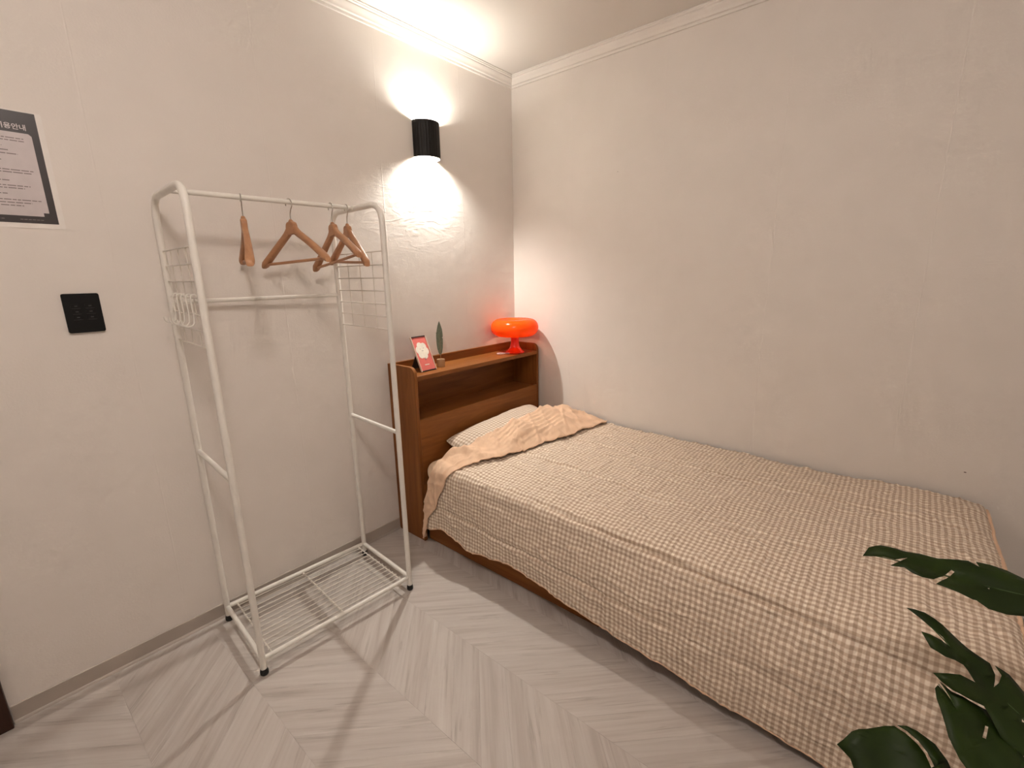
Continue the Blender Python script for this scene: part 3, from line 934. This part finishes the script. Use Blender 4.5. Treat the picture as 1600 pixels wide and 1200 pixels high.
for k in range(72):
    a = 2 * pi * k / 72
    r = .0335 + .0085 * abs(cos(a * 3.0 + .5)) ** .7
    fl.append((r * cos(a) * .98, cz + r * 1.12 * sin(a)))
fpart(MB().prism(fl, 1, -.0008, .0002), 'flower_print', M_FLOW)
sm = MB()
for x, z in ((-.012, .122), (.011, .124), (-.001, .111), (.004, .111)): sm.box((x - .0015, -.0014, z - .0015), (x + .0015, -.0007, z + .0015))
sm.box((.001, -.0012, .058), (.0032, -.0002, .074)).box((.003, -.0012, .064), (.0055, -.0002, .067))
fpart(sm, 'ink_marks', M_PRINT)['kind'] = 'stuff'
sm = MB()
for x in (-.014, -.008, -.002, .004, .010): sm.box((x, -.0012, .033), (x + .0045, -.0002, .038))
fpart(sm, 'caption_print', M_FLOW)['kind'] = 'stuff'
zt = tilt @ Vector((0, .006, .125))
MB().add([(-.022, zt.y, zt.z), (.022, zt.y, zt.z), (.03, .105, .001), (-.03, .105, .001), (-.022, zt.y + .003, zt.z), (.022, zt.y + .003, zt.z), (.03, .108, .001), (-.03, .108, .001)],
         [(0, 1, 2, 3), (7, 6, 5, 4), (0, 4, 5, 1), (1, 5, 6, 2), (2, 6, 7, 3), (3, 7, 4, 0)]).obj('easel_back', M_DARKST, fr)

# sage leaf card in a wooden block
lf = tag(empty('leaf_ornament', (-.758, -.108, SHZ)), 'sage green leaf ornament in a small round wooden holder', 'ornament')
MB().lathe([(0, 0), (.0205, 0), (.022, .0015), (.022, .0385), (.0205, .040), (0, .040)], 28).obj('wooden_holder', M_HOLD, lf, 40)
MB().tube([(0, 0, .035), (.001, 0, .07), (.001, 0, .23)], [.0014, .0012, .0006], 8).obj('leaf_stalk', M_HOLD, lf, 80)
pr_ = [(0, .058), (.004, .064), (.010, .078), (.0145, .10), (.0165, .13), (.0170, .152), (.0125, .1535), (.0170, .162), (.0168, .180), (.0140, .202), (.009, .222), (.004, .237), (.0012, .2445)]
left = [(-.003, .235), (-.008, .220), (-.0125, .20), (-.0145, .192), (-.0150, .186), (-.0175, .184), (-.0182, .160), (-.018, .13), (-.0155, .10), (-.0105, .078), (-.004, .064)]
out = pr_ + left
MB().prism(out, 1, -.0008, .0008).obj('leaf_blade', M_LEAFP, lf)
lf.rotation_euler = (0, 0, radians(-30))

# ------------------------------------------------------------------ monstera by the foot of the bed
def ray(px, py): return FW + RT * ((px - 800) / FPX) + UP * ((600 - py) / FPX)
POT = Vector((-1.30, -2.66, 0))
plant = tag(empty('potted_monstera', POT), 'dark green split-leaf plant beside the foot of the bed', 'plant')
pinv = Matrix.Translation(POT).inverted()
def pl(o): o.matrix_parent_inverse = pinv; return o
MB().lathe([(0, 0), (.085, 0), (.115, .20), (.120, .215), (.120, .235), (.108, .235), (.106, .205), (0, .205)], 40, POT).obj('pot', M_POT, plant, 40)
pl(plant.children[-1])
pl(MB().lathe([(0, .206), (.05, .214), (.105, .207)], 24, POT).obj('soil', M_SOIL, plant, 60))
def leaf(outline, depths, rib, holes=(), bow=.02):
    """blade built flat in its own tilted plane, then arched along the midrib; depths = three (px, py, distance)"""
    # inverse depth is linear over a plane
    A = Matrix([[p[0], p[1], 1] for p in depths]); b = Vector([1 / p[2] for p in depths]); k = A.inverted() @ b
    def P(q): return CAM + ray(*q) / (k[0] * q[0] + k[1] * q[1] + k[2])
    loops = [[P(q) for q in outline]] + [[P(q) for q in hl] for hl in holes]
    flat = [v for lp in loops for v in lp]
    tris = tessellate_polygon(loops)
    bm = bmesh.new(); vs = [bm.verts.new(v) for v in flat]
    for tr_ in tris:
        try: bm.faces.new([vs[i] for i in tr_])
        except ValueError: pass
    for _ in range(5):
        ed = [e for e in bm.edges if e.calc_length() > .022]
        if not ed: break
        bmesh.ops.subdivide_edges(bm, edges=ed, cuts=1, use_grid_fill=False)
        bmesh.ops.triangulate(bm, faces=[f for f in bm.faces if len(f.verts) > 3])
    nrm = (loops[0][len(loops[0])//3] - loops[0][0]).cross(loops[0][2*len(loops[0])//3] - loops[0][0]).normalized()
    if nrm.z < 0: nrm = -nrm
    r0, r1 = P(rib[0]), P(rib[1]); ax = (r1 - r0); Ln = ax.length; ax.normalize(); sd = nrm.cross(ax)
    for v in bm.verts:
        d = v.co - r0; t = d.dot(ax) / Ln; w = d.dot(sd)
        v.co += nrm * (-.9 * w * w / .12 * .25 + .012 * min(1, abs(w) / .02) * .4 + .004 * sin(t * 9 + w * 40) - bow * (t - .5) ** 2)
    bmesh.ops.recalc_face_normals(bm, faces=bm.faces)
    me = bpy.data.meshes.new('leaf'); bm.to_mesh(me); bm.free()
    me.materials.append(M_LEAF); me.shade_smooth()
    o = pl(link(bpy.data.objects.new('leaf', me), plant))
    md = o.modifiers.new('thickness', 'SOLIDIFY'); md.thickness = .0012; md.offset = 0
    pts = []
    for i in range(13):
        t = i / 12; p = r0.lerp(r1, t); pts.append(p + nrm * (-bow * (t - .5) ** 2 + .004 * sin(t * 9) - .0006))
    rb = MB().tube(pts, [.0008 + .0016 * i / 12 for i in range(13)], 6).obj('midrib', M_RIB, o, 80)
    rb.matrix_parent_inverse = Matrix()
    base = pts[-1]
    q = [base, base.lerp(Vector((POT.x, POT.y, .22)), .35) + Vector((0, 0, .06)), base.lerp(Vector((POT.x, POT.y, .22)), .7) + Vector((0, 0, .05)), Vector((POT.x + random.uniform(-.03, .03), POT.y + random.uniform(-.03, .03), .20))]
    sp = []
    for i in range(17):
        t = i / 16; u = 1 - t
        sp.append(q[0]*u**3 + 3*q[1]*t*u*u + 3*q[2]*t*t*u + q[3]*t**3)
    pl(MB().tube(sp, [.0026 + .003 * i / 16 for i in range(17)], 8).obj('stem', M_STEM, plant, 80))
    return o
# upper leaf
leaf([(1349,866),(1357,856),(1375,854),(1398,858),(1412,862),(1440,865),(1465,872),(1492,875),(1512,878),(1530,889),(1524,880),(1545,884),(1572,892),(1600,905),(1640,922),(1668,938),(1672,965),(1640,972),(1600,961),(1575,958),(1545,950),(1526,938),
      (1520,937),(1497,927),(1461,915),(1478,905),(1492,893),(1487,890),(1474,900),(1457,908),(1440,905),(1424,898),(1412,889),(1391,885),(1404,879),(1418,873),(1398,875),(1380,870)],
     [(1350, 860, .97), (1650, 930, .84), (1500, 960, .84)], [(1352, 863), (1668, 950)], holes=[[(1543,918),(1548,916),(1546,920)]])
# middle leaf, three fingers
leaf([(1420,948),(1431,952),(1443,958),(1470,977),(1513,1013),(1545,1037),(1552,1055),(1553,1074),(1558,1068),(1562,1056),(1553,1041),(1575,1055),(1600,1083),(1630,1110),(1650,1150),(1640,1185),(1600,1180),(1570,1150),
      (1553,1122),(1540,1103),(1515,1092),(1490,1078),(1474,1064),(1462,1050),(1497,1055),(1524,1067),(1512,1047),(1505,1039),(1473,1027),(1453,1012),(1439,987),(1450,992),(1467,1001),(1486,1013),(1472,996),(1456,982),(1437,964)],
     [(1420, 948, .93), (1640, 1150, .80), (1460, 1060, .84)], [(1425, 951), (1640, 1165)], holes=[[(1595,1122),(1612,1128),(1606,1134),(1594,1128)]])
# dark leaf below it
leaf([(1469,1064),(1485,1082),(1515,1097),(1545,1108),(1570,1145),(1600,1185),(1620,1240),(1600,1290),(1560,1270),(1530,1232),(1513,1202),(1500,1186),(1484,1160),(1497,1178),(1480,1153),(1470,1120),(1462,1092),(1461,1075),(1466,1070),(1478,1085),(1494,1112),(1482,1088)],
     [(1465, 1068, .86), (1600, 1280, .72), (1470, 1150, .80)], [(1468, 1068), (1600, 1280)], holes=[[(1540,1133),(1546,1135),(1541,1155),(1535,1152)]], bow=.01)
# lowest leaf at the left
leaf([(1308,1163),(1318,1155),(1330,1143),(1341,1139),(1353,1139),(1385,1134),(1400,1134),(1418,1146),(1436,1163),(1447,1178),(1456,1200),(1462,1198),(1452,1176),(1438,1158),(1420,1142),(1405,1133),(1420,1134),(1437,1142),(1467,1163),(1487,1190),(1500,1225),(1510,1280),(1500,1330),(1470,1345),(1420,1310),(1370,1260),(1338,1215),(1328,1185),(1318,1174)],
     [(1310, 1160, .86), (1500, 1335, .74), (1340, 1230, .82)], [(1312, 1162), (1500, 1338)], bow=.015)
